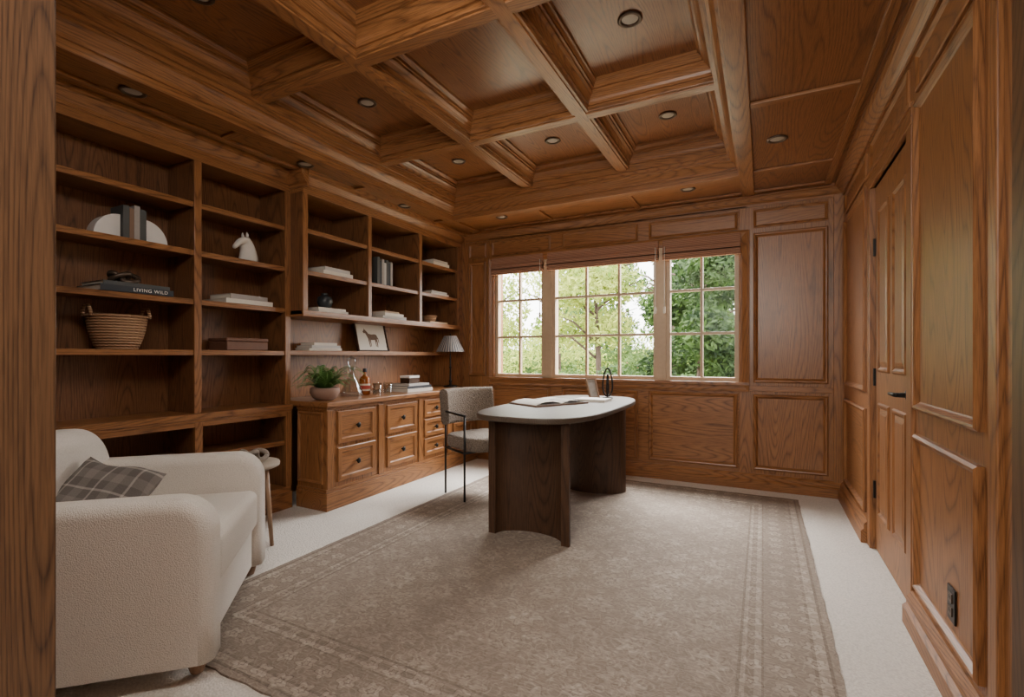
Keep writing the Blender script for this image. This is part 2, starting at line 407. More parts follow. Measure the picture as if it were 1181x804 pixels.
# windows
def window(i,x0,x1,cols):
    m=MB();y0,y1=4.606,4.665;z0,z1=.90,2.14;fw=.035
    m.box(x0,x0+fw,y0,y1,z0,z1,FRAMEW);m.box(x1-fw,x1,y0,y1,z0,z1,FRAMEW)
    m.box(x0+fw,x1-fw,y0,y1,z0,z0+fw,FRAMEW);m.box(x0+fw,x1-fw,y0,y1,z1-fw,z1,FRAMEW)
    for c in range(1,cols):
        xx=x0+fw+(x1-x0-2*fw)*c/cols;m.box(xx-.011,xx+.011,y0+.008,y1-.008,z0+fw,z1-fw,FRAMEW)
    for r in (1,2):
        zz=z0+fw+(1.17)*r/3;m.box(x0+fw,x1-fw,y0+.01,y1-.01,zz-.011,zz+.011,FRAMEW)
    m.add([(x0+fw,4.64,z0+fw),(x1-fw,4.64,z0+fw),(x1-fw,4.64,z1-fw),(x0+fw,4.64,z1-fw)],[(0,1,2,3)],PANE)
    m.obj('window_%d'%i,kind='structure',label='painted casement window with muntin grid',cat='window',bevel=.002)
window(1,-2.58,-2.0,2);window(2,-1.915,-.865,3);window(3,-.785,-.18,2)
# roman shades
for x0,x1 in ((-2.59,-1.99),(-1.94,-.845),(-.805,-.165)):
    cx=(x0+x1)/2;w=(x1-x0)/2
    e=thing('roman_shade',(cx,4.545,1.985),'raised woven wood roman shade in the window head','window shade',group='woven shades over the windows')
    m=MB()
    for k in range(4): m.box(-w,w,-.022-.007*(k%2),.012+.004*k,.004+.016*k,.050+.018*k,BAMBOO)
    m.box(-w,w,-.012,.012,.05,.185,BAMBOO)
    m.obj('shade_panel',parent=e,bevel=.003)
    xs_=(w-.02 if x0<-1 else -w+.02)
    m=MB();m.tube([(xs_,-.035,.12),(xs_,-.035,-.42)],.0035,PAPER,6)
    m.lathe([(.003,0),(.010,-.01),(.011,-.06),(.004,-.065)],PAPER,10,c=(xs_,-.035,-.415))
    m.obj('cord',parent=e)

# ------------------------------------------------------------ right wall
RX=.57;NR=-X
m=MB()
m.box(RX,.75,-1.6,2.66,0,2.9,WR,2);m.box(RX,.75,3.48,4.6,0,2.9,WR,2);m.box(RX,.75,2.66,3.48,2.10,2.9,WR,1);m.box(.66,.75,2.66,3.48,0,2.10,WD,2)
for a,b in ((3.63,4.46),(1.87,2.54)):
    m.frame((RX,0,0),Y,Z,NR,a,.90,b,2.16,MOLD,WR)
    m.frame((RX,0,0),Y,Z,NR,a,.165,b,.80,MOLD,WR)
    m.frame((RX,0,0),Y,Z,NR,a,2.205,b,2.36,MOLDS,WR)
m.frame((RX,0,0),Y,Z,NR,2.66,2.205,3.48,2.36,MOLDS,WR)
m.obj('wall_right',kind='structure',label='oak panelled wall with a panelled door',cat='wall',bevel=.003)
BP=[(0,0),(.045,0),(.045,.07),(.03,.085),(.03,.11),(.012,.135),(0,.135)]
m=MB();m.run((RX,3.56,0),(RX,BY,0),NR,BP,WR);m.run((RX,1.676,0),(RX,2.585,0),NR,BP,WR);m.obj('baseboard_right',kind='structure')
m=MB() # door casing
for y0,y1 in ((2.585,2.665),(3.475,3.555)): 
    m.box(RX-.016,RX+.05,y0,y1,0,2.10,WR)
m.box(RX-.016,RX+.05,2.585,3.555,2.10,2.18,WR);m.box(RX-.026,RX,2.575,3.565,2.165,2.19,WR)
m.obj('trim_2',kind='structure',bevel=.004)
m=MB()
DXF=.582
m.box(DXF,.625,2.675,3.465,.008,2.095,WR,2)
for y0,y1 in ((2.77,3.03),(3.11,3.37)):
    m.frame((DXF,0,0),Y,Z,NR,y0,1.03,y1,1.95,[(0,0),(.008,.010),(.018,.010),(.03,.001),(.06,.008)],WR)
    m.frame((DXF,0,0),Y,Z,NR,y0,.22,y1,.86,[(0,0),(.008,.010),(.018,.010),(.03,.001),(.06,.008)],WR)
door=m.obj('door_1',kind='structure',label='panelled oak door with black lever handle',cat='door',bevel=.002)
m=MB()
m.lathe([(.001,0),(.027,0),(.027,.008),(.02,.012),(.012,.014),(.010,.05),(.001,.05)],BLACK,20)
h=m.obj('handle_rose',loc=(DXF,2.745,.945),rot=(0,-math.pi/2,0),parent=door)
m=MB();m.tube([(DXF-.045,2.735,.945),(DXF-.052,2.76,.945),(DXF-.052,2.80,.945),(DXF-.048,2.87,.943)],[.009,.01,.009,.008],BLACK,10)
m.obj('lever_handle',parent=door)
for z in (.35,1.0,1.75):
    m=MB();m.box(DXF-.012,DXF+.004,3.455,3.468,z-.05,z+.05,BLACK);m.obj('hinge',parent=door)
m=MB() # near pilaster and jamb
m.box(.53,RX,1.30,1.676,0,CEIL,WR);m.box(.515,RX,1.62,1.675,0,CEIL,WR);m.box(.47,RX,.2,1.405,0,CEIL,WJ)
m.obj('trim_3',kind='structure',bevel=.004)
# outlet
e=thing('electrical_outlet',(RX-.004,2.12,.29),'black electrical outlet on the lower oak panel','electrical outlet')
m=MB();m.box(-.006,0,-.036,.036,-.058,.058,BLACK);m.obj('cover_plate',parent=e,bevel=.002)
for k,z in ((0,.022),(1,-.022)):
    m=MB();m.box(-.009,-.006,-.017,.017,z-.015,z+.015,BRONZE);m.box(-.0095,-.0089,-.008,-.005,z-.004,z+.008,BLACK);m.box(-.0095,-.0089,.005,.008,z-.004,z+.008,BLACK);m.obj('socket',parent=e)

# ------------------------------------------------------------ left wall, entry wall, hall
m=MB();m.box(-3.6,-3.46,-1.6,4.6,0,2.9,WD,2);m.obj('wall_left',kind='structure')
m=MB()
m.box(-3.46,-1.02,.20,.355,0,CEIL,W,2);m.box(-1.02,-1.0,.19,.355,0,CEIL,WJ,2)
m.frame((0,.355,0),X,Z,Y,-2.9,.2,-1.3,2.2,MOLD,W)
m.obj('wall_front',kind='structure',label='oak wall with wide entry opening',cat='wall',bevel=.003)
m=MB();m.box(-3.46,RX,-1.6,-1.5,0,CEIL,HALLW,2);m.obj('wall_hall',kind='structure')

# ------------------------------------------------------------ ceiling
TX0,TX1,TY0,TY1=-2.71,-.15,.785,3.98
m=MB()
m.box(-3.6,TX0,-1.6,4.6,CEIL,2.52,W,1);m.box(TX1,.75,-1.6,4.6,CEIL,2.52,WP,1)
m.box(TX0,TX1,TY1,4.6,CEIL,2.52,W,0);m.box(TX0,TX1,-1.6,TY0,CEIL,2.52,W,0)
m.box(-3.6,.75,-1.6,4.78,2.83,2.9,W,1)
m.obj('ceiling',kind='structure',label='oak ceiling with panelled soffit around a coffered tray',cat='ceiling')
# soffit battens
m=MB();t=.018
m.box(TX0-.09,TX0+.004,.36,4.5,CEIL-.022,CEIL,W);m.box(TX1-.004,TX1+.09,.36,4.5,CEIL-.022,CEIL,W)
for xx in (-2.98,.45): m.box(xx-.022,xx+.022,.36,4.5,CEIL-t,CEIL,W)
m.box(TX0+.004,TX1-.004,TY1-.004,TY1+.09,CEIL-.022,CEIL,W);m.box(TX0+.004,TX1-.004,TY0-.09,TY0+.004,CEIL-.022,CEIL,W)
m.box(-2.62,.428,4.44,4.48,CEIL-t,CEIL,W)
for yy in (.80,1.85,2.915,3.98):
    m.box(-.06,.428,yy-.024,yy+.024,CEIL-t,CEIL,W);m.box(-2.958,-2.80,yy-.024,yy+.024,CEIL-t,CEIL,W)
for xx in (-1.005,-1.857): m.box(xx-.024,xx+.024,4.07,4.44,CEIL-t,CEIL,W)
m.obj('trim_4',kind='structure',bevel=.004)
# tray ring
m=MB()
m.frame((0,0,CEIL),X,Y,Z,TX0,TY0,TX1,TY1,[(.003,-.0215),(.006,-.0215),(.006,.022),(.020,.022),(.020,.038),(.028,.05),(.046,.075),(.060,.084),(.060,.10),(.072,.10),(.072,.125),(.086,.125),(.086,.151)],W,fill=False)
m.obj('trim_5',kind='structure')
# coffers
BZ=2.63;hb=.050
xs=[TX0+.085,-1.857,-1.005,TX1-.085];ys=[TY0+.085,1.85,2.915,TY1-.085]
CP=[(0,0),(0,.024),(.012,.024),(.012,.040),(.018,.054),(.032,.072),(.046,.082),(.046,.096),(.058,.096),(.058,.112),(.070,.124),(.078,.128),(.078,.145),(.086,.145)]
m=MB()
for i in range(3):
    for j in range(3):
        a=xs[i]+(hb if i>0 else 0);b=xs[i+1]-(hb if i<2 else 0);c=ys[j]+(hb if j>0 else 0);d=ys[j+1]-(hb if j<2 else 0)
        m.frame((0,0,BZ),X,Y,Z,a,c,b,d,CP,W,fmat=WP,fax=1)
m.obj('trim_6',kind='structure')
k=7
for xx in xs[1:3]:
    m=MB();m.box(xx-hb-.003,xx+hb+.003,ys[0]-.01,ys[3]+.01,BZ-.006,BZ+.015,W);m.box(xx-.036,xx+.036,ys[0]-.01,ys[3]+.01,BZ-.014,BZ,W);m.obj('trim_%d'%k,kind='structure',bevel=.003);k+=1
for yy in ys[1:3]:
    m=MB();m.box(xs[0]-.01,xs[3]+.01,yy-hb-.003,yy+hb+.003,BZ-.0055,BZ+.0145,W);m.box(xs[0]-.01,xs[3]+.01,yy-.036,yy+.036,BZ-.0135,BZ,W);m.obj('trim_%d'%k,kind='structure',bevel=.003);k+=1
# crown
CR=[(0,2.385),(.012,2.385),(.012,2.405),(.03,2.42),(.055,2.45),(.07,2.455),(.07,2.48),(0,2.48)]
m=MB();m.run((-2.95,BY,0),(RX,BY,0),NB,CR,W);m.run((RX,.36,0),(RX,BY,0),NR,CR,W);m.obj('trim_11',kind='structure')
# downlights
base=None
SP=[(-2.87,1.32,CEIL),(-2.87,2.38,CEIL),(-2.87,3.45,CEIL),(-2.26,4.16,CEIL+0),(-.54,4.16,CEIL),(.08,3.455,CEIL),(.08,1.32,CEIL)]
SP+=[(x,y,2.775) for x in (-2.29,-1.43,-.578) for y in (1.32,2.38,3.45) if not (x==-1.43 and y<3)]
for p in SP:
    if base is None:
        base=thing('recessed_downlight',p,'round bronze recessed downlight set in the oak ceiling','recessed light',group='recessed downlights in the ceiling')
        m=MB();m.lathe([(.058,-.001),(.060,-.006),(.052,-.010),(.042,-.008),(.040,-.001)],BRONZE,28,cap=False);m.obj('trim_ring',parent=base)
        m=MB();m.lathe([(.0005,-.004),(.028,-.004),(.041,-.0015)],LENS,28,cap=False);m.obj('lens',parent=base)
    else: copy_tree(base,loc=p)

# ------------------------------------------------------------ left bookcase
BX=-3.135;BK=-3.42
e=thing('built_in_bookcase',(BX,1.44,0),'tall built-in oak bookcase with open shelves beside the drawers','bookcase')
def wp(mb,name,parent,**k):
    o=mb.obj(name,loc=(0,0,0),parent=parent,**k);o.matrix_parent_inverse=Matrix.Translation(-parent.location);return o
m=MB()
for y0,y1 in ((.40,.45),(1.065,1.105),(1.77,1.81),(2.415,2.455)):
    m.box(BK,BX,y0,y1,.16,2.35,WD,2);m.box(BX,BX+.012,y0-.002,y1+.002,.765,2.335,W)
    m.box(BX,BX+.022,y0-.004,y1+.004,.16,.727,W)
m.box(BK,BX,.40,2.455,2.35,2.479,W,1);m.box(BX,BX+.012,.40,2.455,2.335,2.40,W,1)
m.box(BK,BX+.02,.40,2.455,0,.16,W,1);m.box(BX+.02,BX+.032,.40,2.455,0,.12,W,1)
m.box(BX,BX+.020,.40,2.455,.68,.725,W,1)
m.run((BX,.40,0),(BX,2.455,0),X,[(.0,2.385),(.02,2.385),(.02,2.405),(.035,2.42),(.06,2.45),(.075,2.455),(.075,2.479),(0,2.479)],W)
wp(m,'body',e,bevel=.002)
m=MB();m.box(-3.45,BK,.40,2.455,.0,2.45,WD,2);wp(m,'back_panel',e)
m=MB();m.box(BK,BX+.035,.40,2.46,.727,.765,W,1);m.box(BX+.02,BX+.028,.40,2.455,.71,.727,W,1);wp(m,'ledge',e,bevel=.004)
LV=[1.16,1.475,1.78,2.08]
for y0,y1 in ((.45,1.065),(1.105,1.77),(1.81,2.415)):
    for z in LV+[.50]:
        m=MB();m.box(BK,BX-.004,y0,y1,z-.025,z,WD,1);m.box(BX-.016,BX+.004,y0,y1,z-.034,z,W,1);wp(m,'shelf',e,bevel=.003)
# ------------------------------------------------------------ hutch
HX=-3.0
e=thing('wall_hutch',(HX,3.48,.79),'oak open-shelf hutch with cornice above the drawer worktop','hutch')
m=MB()
for y0,y1 in ((2.457,2.50),(3.12,3.16),(3.815,3.855),(4.49,4.535)):
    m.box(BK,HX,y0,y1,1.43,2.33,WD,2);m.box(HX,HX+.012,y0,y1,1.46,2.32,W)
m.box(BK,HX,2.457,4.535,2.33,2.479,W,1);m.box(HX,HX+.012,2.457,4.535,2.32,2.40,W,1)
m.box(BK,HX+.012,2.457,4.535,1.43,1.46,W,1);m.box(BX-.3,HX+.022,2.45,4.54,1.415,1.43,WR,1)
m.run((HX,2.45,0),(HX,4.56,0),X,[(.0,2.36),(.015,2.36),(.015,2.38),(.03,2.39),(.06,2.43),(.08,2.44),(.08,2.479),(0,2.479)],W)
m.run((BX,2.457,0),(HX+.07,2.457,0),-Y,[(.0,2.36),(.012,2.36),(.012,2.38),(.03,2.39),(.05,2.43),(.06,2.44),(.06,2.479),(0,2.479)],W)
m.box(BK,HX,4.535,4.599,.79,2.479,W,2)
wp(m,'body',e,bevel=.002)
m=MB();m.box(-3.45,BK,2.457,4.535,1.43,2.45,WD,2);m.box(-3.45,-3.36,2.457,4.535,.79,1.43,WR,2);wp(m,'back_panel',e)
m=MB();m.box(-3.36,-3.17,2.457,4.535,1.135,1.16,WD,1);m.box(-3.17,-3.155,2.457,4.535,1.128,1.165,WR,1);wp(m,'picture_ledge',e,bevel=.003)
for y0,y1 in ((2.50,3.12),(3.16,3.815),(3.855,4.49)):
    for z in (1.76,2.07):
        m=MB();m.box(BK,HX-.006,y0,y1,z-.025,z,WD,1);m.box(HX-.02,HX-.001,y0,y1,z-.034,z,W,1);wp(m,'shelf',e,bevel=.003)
# ------------------------------------------------------------ drawer cabinet
CX=-2.80
e=thing('drawer_cabinet',(CX,3.5,0),'low built-in oak drawer cabinet with framed drawer fronts','cabinet')
m=MB()
m.box(-3.10,CX,2.50,4.555,.10,.745,W,2)
m.box(-3.10,CX+.022,2.485,4.555,0,.13,W,1);m.box(-3.10,CX+.012,2.49,4.555,.13,.155,W,1)
m.box(-3.10,CX+.015,2.49,4.555,.725,.745,W,1)
for yy in (2.53,3.06,3.58,4.04): m.box(CX,CX+.012,yy-.03,yy+.03,.155,.725,W)
m.frame((0,2.50,0),X,Z,-Y,-3.09,.19,-2.83,.71,MOLDS,W)
wp(m,'body',e,bevel=.003)
for y0,y1,zs in ((2.60,2.99,((.47,.71),(.19,.44))),(3.13,3.52,((.47,.71),(.19,.44))),(3.635,3.98,((.55,.71),(.37,.53),(.19,.35))),(4.11,4.48,((.47,.71),(.19,.44)))):
    for z0,z1 in zs:
        m=MB();m.frame((CX,0,0),Y,Z,X,y0,z0,y1,z1,[(0,0),(0,.013),(.003,.015),(.034,.015),(.042,.004),(.046,.003)],W,fax=1)
        d=wp(m,'drawer',e)
        m=MB();m.lathe([(.007,0),(.007,.012),(.017,.018),(.021,.024),(.013,.032),(.0005,.034)],BLACK,16)
        k2=m.obj('knob',loc=(CX+.003,(y0+y1)/2,(z0+z1)/2),rot=(0,math.pi/2,0),parent=d)
m=MB();m.box(-3.355,-2.755,2.47,4.53,.752,.789,W,1);m.box(-3.355,-2.768,2.478,4.53,.746,.752,W,1)
m.obj('worktop',loc=(-3.0,3.5,.745),world=True,bevel=.006,seg=3,label='continuous oak worktop on top of the drawer cabinet',cat='worktop')
WZ=.79
# ------------------------------------------------------------ rug
rx0,rx1,ry0,ry1=-2.28,.246,1.05,4.36
hx,hy=(rx1-rx0)/2,(ry1-ry0)/2
m=MB();RM=rugmat(hx,hy)
nx,ny=60,80
out=[]
for i in range(nx): out.append((-hx+2*hx*i/nx,-hy+random.uniform(-.005,.005)))
for i in range(ny): out.append((hx+random.uniform(-.003,.003),-hy+2*hy*i/ny))
for i in range(nx): out.append((hx-2*hx*i/nx,hy+random.uniform(-.005,.005)))
for i in range(ny): out.append((-hx+random.uniform(-.003,.003),hy-2*hy*i/ny))
m.prism(out,0,.008,RM)
m.obj('area_rug',loc=((rx0+rx1)/2,(ry0+ry1)/2,.0),label='large distressed beige and brown patterned area rug',cat='rug')
RZ=.008
# ------------------------------------------------------------ desk
dcx,dcy=-1.27,3.32
e=thing('writing_desk',(dcx,dcy,RZ),'racetrack-shaped desk with grey-brown top and dark curved pedestals','desk')
def superel(a,b,p,n=96):
    o=[]
    for i in range(n):
        t=2*math.pi*i/n;c,s_=math.cos(t),math.sin(t)
        o.append((a*math.copysign(abs(c)**(2/p),c),b*math.copysign(abs(s_)**(2/p),s_)))
    return o
m=MB();m.prism(superel(.40,.865,3.4),.73,.764,TOPW[1],smooth=False);m.obj('desk_top',parent=e,bevel=.010,seg=4,angle=1.0)
def cleg(sgn):
    m=MB();n=28;th=.05;o=[];inn=[]
    for i in range(n+1):
        a=math.pi*i/n
        o.append((-.27*math.cos(a),.18*math.sin(a)));inn.append((-(.27-th)*math.cos(a),(.18-th)*math.sin(a)))
    pts=o+inn[::-1]
    y0=-.66
    ol=[(x,(y0+y)) for x,y in pts]
    if sgn<0: ol=[(x,-y) for x,y in ol]
    N_=n+1
    O=ol[:N_];I=ol[N_:][::-1]
    for i in range(n):
        for A,B in ((O[i],O[i+1]),(I[i],I[i+1])):
            m.add([(A[0],A[1],0),(B[0],B[1],0),(B[0],B[1],.73),(A[0],A[1],.73)],[(0,1,2,3)],DK[2],False)
        for z in (0,.73): m.add([(*O[i],z),(*O[i+1],z),(*I[i+1],z),(*I[i],z)],[(0,1,2,3)],DK[2])
    for A,B in ((O[0],I[0]),(O[-1],I[-1])): m.add([(*A,0),(*B,0),(*B,.73),(*A,.73)],[(0,1,2,3)],DK[2])
    m.obj('pedestal',parent=e)
cleg(1);cleg(-1)
DZ=RZ+.764
# ------------------------------------------------------------ armchair
ac=thing('armchair',(-2.295,1.065,RZ),'cream boucle armchair with rounded arms and wood feet','armchair',rot=math.radians(-46))
def arc(cx,cy,r,a0,a1,n=10): return [(cx+r*math.cos(math.radians(a0+(a1-a0)*i/n)),cy+r*math.sin(math.radians(a0+(a1-a0)*i/n))) for i in range(n+1)]
wf=lambda a,b:0.0 if b<.07 else 1.0
AH=.625
for sx in (1,-1):
    m=MB()
    ol=[(-.40,.06),(.405,.06),(.405,.2),(.405,.34)]+arc(.405-.13,AH-.13,.13,0,90,16)+[(.12,AH),(-.05,AH),(-.2,AH),(-.40,AH),(-.40,.3)]
    a,b=(.335,.475) if sx>0 else (-.475,-.335)
    m.soft(ol,a,b,.042,BOUCLE,'yz',wf);m.obj('arm',parent=ac)
m=MB()
ol=[(-.475,.06),(.475,.06),(.475,.2),(.475,.35)]+arc(.475-.22,.79-.22,.22,0,90,12)+[(0,.795)]+arc(-.475+.22,.79-.22,.22,90,180,12)+[(-.475,.35),(-.475,.2)]
m.soft(ol,-.42,-.24,.07,BOUCLE,'xz',wf)
for v in m.v: v.y-= (v.z-.05)*.04
m.obj('backrest',parent=ac)
m=MB();m.box(-.338,.338,-.30,.365,.06,.25,BOUCLE);m.obj('seat_base',parent=ac,bevel=.012,seg=4,sm=True)
m=MB();m.box(-.332,.332,-.24,.395,.262,.45,BOUCLE);m.obj('seat_cushion',parent=ac,bevel=.038,seg=6,sm=True)
for x in (-.40,.40):
    for y in (-.33,.34):
        m=MB();m.lathe([(.020,0),(.027,.02),(.036,.065)],TAN,16,c=(x,y,0));m.obj('leg',parent=ac)
# pillow
m=MB();n=24
vs=[];fs=[]
for sgn in (1,-1):
    for i in range(n+1):
        for j in range(n+1):
            u=-1+2*i/n;v=-1+2*j/n
            h=.055*((1-u**4)*(1-v**4))**.5*(1+.10*math.sin(5*u+2*v)*math.cos(4*v))
            vs.append((.19*u*(1-.08*(1-v*v)),.15*v*(1-.08*(1-u*u))+.008*math.sin(4*u),sgn*h))
for s_ in (0,1):
    o=s_*(n+1)**2
    for i in range(n):
        for j in range(n):
            a=o+i*(n+1)+j;fs.append((a,a+1,a+n+2,a+n+1))
m.add(vs,fs,PLAID,True)
pil=m.obj('throw_pillow',loc=(-2.385,.985,.552),rot=(math.radians(44),math.radians(8),math.radians(20)),label='grey plaid wool throw pillow leaning on the armchair',cat='pillow')

# ------------------------------------------------------------ side table
st=thing('side_table',(-2.72,1.85,0),'small round side table with pale top beside the armchair','side table')
m=MB();m.lathe([(.001,.455),(.15,.455),(.168,.465),(.17,.48),(.165,.487),(.001,.487)],STONE,48,cap=False);m.obj('table_top',parent=st)
for a in (20,140,260):
    c,s_=math.cos(math.radians(a)),math.sin(math.radians(a))
    m=MB();m.tube([(c*.15,s_*.15,0),(c*.11,s_*.11,.455)],[.011,.017],TAN,12);m.obj('leg',parent=st)
def knot(name,loc,scale,r,mat,label,cat,rot=0,zs=1.0,p=2,q=3):
    m=MB();pts=[]
    for i in range(97):
        t=2*math.pi*i/96
        rr=2+math.cos(q*t);pts.append((rr*math.cos(p*t)*scale,rr*math.sin(p*t)*scale*.6,math.sin(q*t)*scale*zs+scale*zs+r))
    m.tube(pts,r,mat,10);return m.obj(name,loc=loc,rot=rot,label=label,cat=cat)
knot('knot_sculpture',(-2.70,1.86,.487),.027,.014,TAUPE,'taupe carved link sculpture on the side table','sculpture',.6)

# ------------------------------------------------------------ desk chair
dc=thing('desk_chair',(-2.03,3.42,RZ),'taupe tweed desk chair with thin black metal legs','chair',rot=math.radians(-112))
m=MB();m.prism(superel(.25,.25,4),.375,.485,TWEED,smooth=True);m.obj('seat',parent=dc,bevel=.035,seg=4,angle=.9)
def shell(m,R0,R1,z0,z1,a0,a1,mat,n=28,oy=0.0,lean=0.0):
    vs=[];fs=[]
    rm=(R0+R1)/2;hw=(R1-R0)/2
    prof=[(R0,z0+.03),(R0,z1-.03),(rm-hw*.7,z1-.008),(rm,z1),(rm+hw*.7,z1-.008),(R1,z1-.03),(R1,z0+.03),(rm+hw*.7,z0+.008),(rm,z0),(rm-hw*.7,z0+.008)]
    k=len(prof)
    for i in range(n+1):
        a=math.radians(a0+(a1-a0)*i/n)
        for r,z in prof: vs.append((r*math.cos(a),r*math.sin(a)+oy-lean*(z-z0),z))
    for i in range(n):
        for j in range(k):
            l=(j+1)%k;fs.append((i*k+j,i*k+l,(i+1)*k+l,(i+1)*k+j))
    fs.append(tuple(range(k)));fs.append(tuple(n*k+j for j in range(k)))
    m.add(vs,fs,mat,True)
m=MB();shell(m,.46,.53,.555,.845,239,301,TWEED,oy=.25,lean=.10);m.obj('backrest',parent=dc)
for x,y,t in ((-.27,.12,.66),(.27,.12,.66),(-.24,-.19,.70),(.24,-.19,.70)):
    m=MB();m.tube([(x,y,0),(x,y,t)],.0085,BLACK,10);m.obj('leg',parent=dc)
for sx in (1,-1):
    m=MB();m.tube([(sx*.27,.13,.655),(sx*.27,0,.66),(sx*.24,-.2,.665)],.009,BLACK,10);m.obj('armrest',parent=dc)
m=MB()
m.tube([(-.27,.12,.37),(.27,.12,.37)],.009,BLACK,8);m.tube([(-.24,-.19,.37),(.24,-.19,.37)],.009,BLACK,8)
m.tube([(-.27,.12,.37),(-.24,-.19,.37)],.009,BLACK,8);m.tube([(.27,.12,.37),(.24,-.19,.37)],.009,BLACK,8)
m.obj('seat_rail',parent=dc)

# ------------------------------------------------------------ books
cov={}
def cm(c):
    if c not in cov: cov[c]=coverm(c)
    return cov[c]
def book(loc,L,D,T,c,rot=0,upright=False,label='book',group=None,text=None):
    e=thing('book',loc,label,'book',group,rot=rot)
    def bx(m,x0,x1,y0,y1,z0,z1,mat):
        if upright: m.box(x0,x1,z0-T/2,z1-T/2,y0+L/2,y1+L/2,mat)
        else: m.box(x0,x1,y0,y1,z0,z1,mat)
    m=MB();h=.003
    bx(m,-D/2,D/2,-L/2,L/2,0,h,cm(c));bx(m,-D/2,D/2,-L/2,L/2,T-h,T,cm(c));bx(m,D/2-h,D/2,-L/2,L/2,h,T-h,cm(c))
    m.obj('cover',parent=e)
    m=MB();bx(m,-D/2+.004,D/2-h,-L/2+.004,L/2-.004,h,T-h,PAPER);m.obj('pages',parent=e)
    if text:
        cu=bpy.data.curves.new('t','FONT');cu.body=text;cu.size=T*.78;cu.align_x='CENTER';cu.align_y='CENTER';cu.extrude=.0004;cu.space_character=1.15
        to=bpy.data.objects.new('t',cu);SC.collection.objects.link(to)
        bpy.context.view_layer.update()
        me=bpy.data.meshes.new_from_object(to.evaluated_get(bpy.context.evaluated_depsgraph_get()))
        bpy.data.objects.remove(to)
        me.materials.clear();me.materials.append(WHITE)
        o=bpy.data.objects.new('lettering',me);SC.collection.objects.link(o);o.parent=e
        o.rotation_euler=(math.pi/2,0,math.pi/2);o.location=(D/2+.0006,.06,T/2);o['label']='white spine lettering reading '+text
    return e
CREAM=(.7,.65,.58);GREY=(.34,.31,.29);BRN=(.2,.12,.08);NAVY=(.03,.035,.045);DKG=(.07,.075,.075);TANB=(.42,.3,.2);SILV=(.5,.48,.46)
def stack(x,y,z,specs,group,where,rot=0):
    for i,(L,D,T,c,nm) in enumerate(specs):
        text=None
        if '|' in nm: nm,text=nm.split('|')
        book((x,y,z),L,D,T,c,rot+math.radians(random.uniform(-3,3)),label=nm+' book lying flat '+where,group=group,text=text);z+=T
    return z
zz=stack(-3.26,1.47,1.475,[(.36,.27,.034,NAVY,'dark navy coffee-table|LIVING WILD'),(.33,.25,.022,DKG,'charcoal grey')],'books under the knot sculpture','under a bronze knot sculpture')
knot('knot_sculpture',(-3.26,1.45,zz),.024,.014,BRONZE,'dark bronze knot sculpture on the stacked books','sculpture',1.3)
stack(-3.25,2.14,1.475,[(.34,.25,.03,CREAM,'cream'),(.28,.22,.034,GREY,'warm grey')],'short stack of pale books','on the open bookcase shelf')
e=thing('storage_box',(-3.25,2.14,1.16),'brown leather lidded box on the bookcase shelf','box')
m=MB();m.box(-.1,.1,-.15,.15,0,.06,BOXM);m.obj('box_body',parent=e,bevel=.006);m=MB();m.box(-.103,.103,-.153,.153,.062,.085,BOXM);m.obj('lid',parent=e,bevel=.006)
for sgn,yy in ((-1,1.415),(1,1.535)):
    m=MB();ol=[(0,0)]+[(sgn*a*1.0,b*1.1) for a,b in arc(0,0,.125,0,90,18)]
    m.prism(ol,-.045,.045,MARBLE,'yz')
    m.obj('bookend',loc=(-3.25,yy,1.78),label='white marble quarter-round bookend beside upright books',cat='bookend',group='pair of marble bookends',bevel=.003)
yy=1.417
for T,L,c in ((.03,.19,DKG),(.022,.18,BRN),(.028,.2,GREY),(.032,.185,DKG)):
    book((-3.25,yy+T/2,1.78),L,.14,T,c,upright=True,label='upright dark book held between marble bookends',group='books between the marble bookends');yy+=T+.001
def basket(loc,r0,r1,h,label,handles=True):
    e=thing('wicker_basket',loc,label,'basket')
    m=MB();m.lathe([(r0,0),(r0*1.10,h*.10),(r0+(r1-r0)*.55,h*.35),(r0+(r1-r0)*.85,h*.62),(r1,h*.93),(r1*1.03,h),(r1*.97,h),(r1*.93,h*.9),(r0*.95,.012),(.001,.012)],WICKER,48);m.obj('basket_body',parent=e)
    m=MB();m.tube([(r1*1.0*math.cos(a),r1*1.0*math.sin(a),h) for a in [2*math.pi*i/40 for i in range(41)]],.009,WICKER,8);m.obj('rim',parent=e)
    if handles:
        for s_ in (1,-1):
            m=MB();m.tube([(.04*math.cos(a)*1.2,s_*(r1+.004*math.sin(a)),h-.005+.065*math.sin(a)) for a in [math.pi*i/14 for i in range(15)]],.009,WICKER,8);m.obj('handle',parent=e)
basket((-3.275,1.43,1.16),.095,.14,.185,'round wicker basket with two loop handles on the shelf')
# horse bust
m=MB()
m.tube([(0,.035,0),(0,.037,.03),(0,.035,.06),(0,.028,.095),(0,.014,.13),(0,-.008,.150),(0,-.038,.138),(0,-.066,.112),(0,-.086,.090),(0,-.094,.080)],[.066,.062,.057,.051,.045,.041,.037,.030,.025,.015],WHITE,16,sq=.62)
for s_ in (1,-1): m.tube([(s_*.016,.004,.168),(s_*.020,.004,.192),(s_*.017,.0,.21)],[.012,.010,.001],WHITE,8)
m.tube([(0,.088,.05),(0,.080,.10),(0,.055,.15),(0,.015,.188)],[.012,.016,.016,.008],WHITE,8,sq=.8)
m.obj('horse_bust',loc=(-3.22,2.16,1.78),label='white plaster horse head bust on the bookcase shelf',cat='sculpture',subsurf=1,rot=.25)
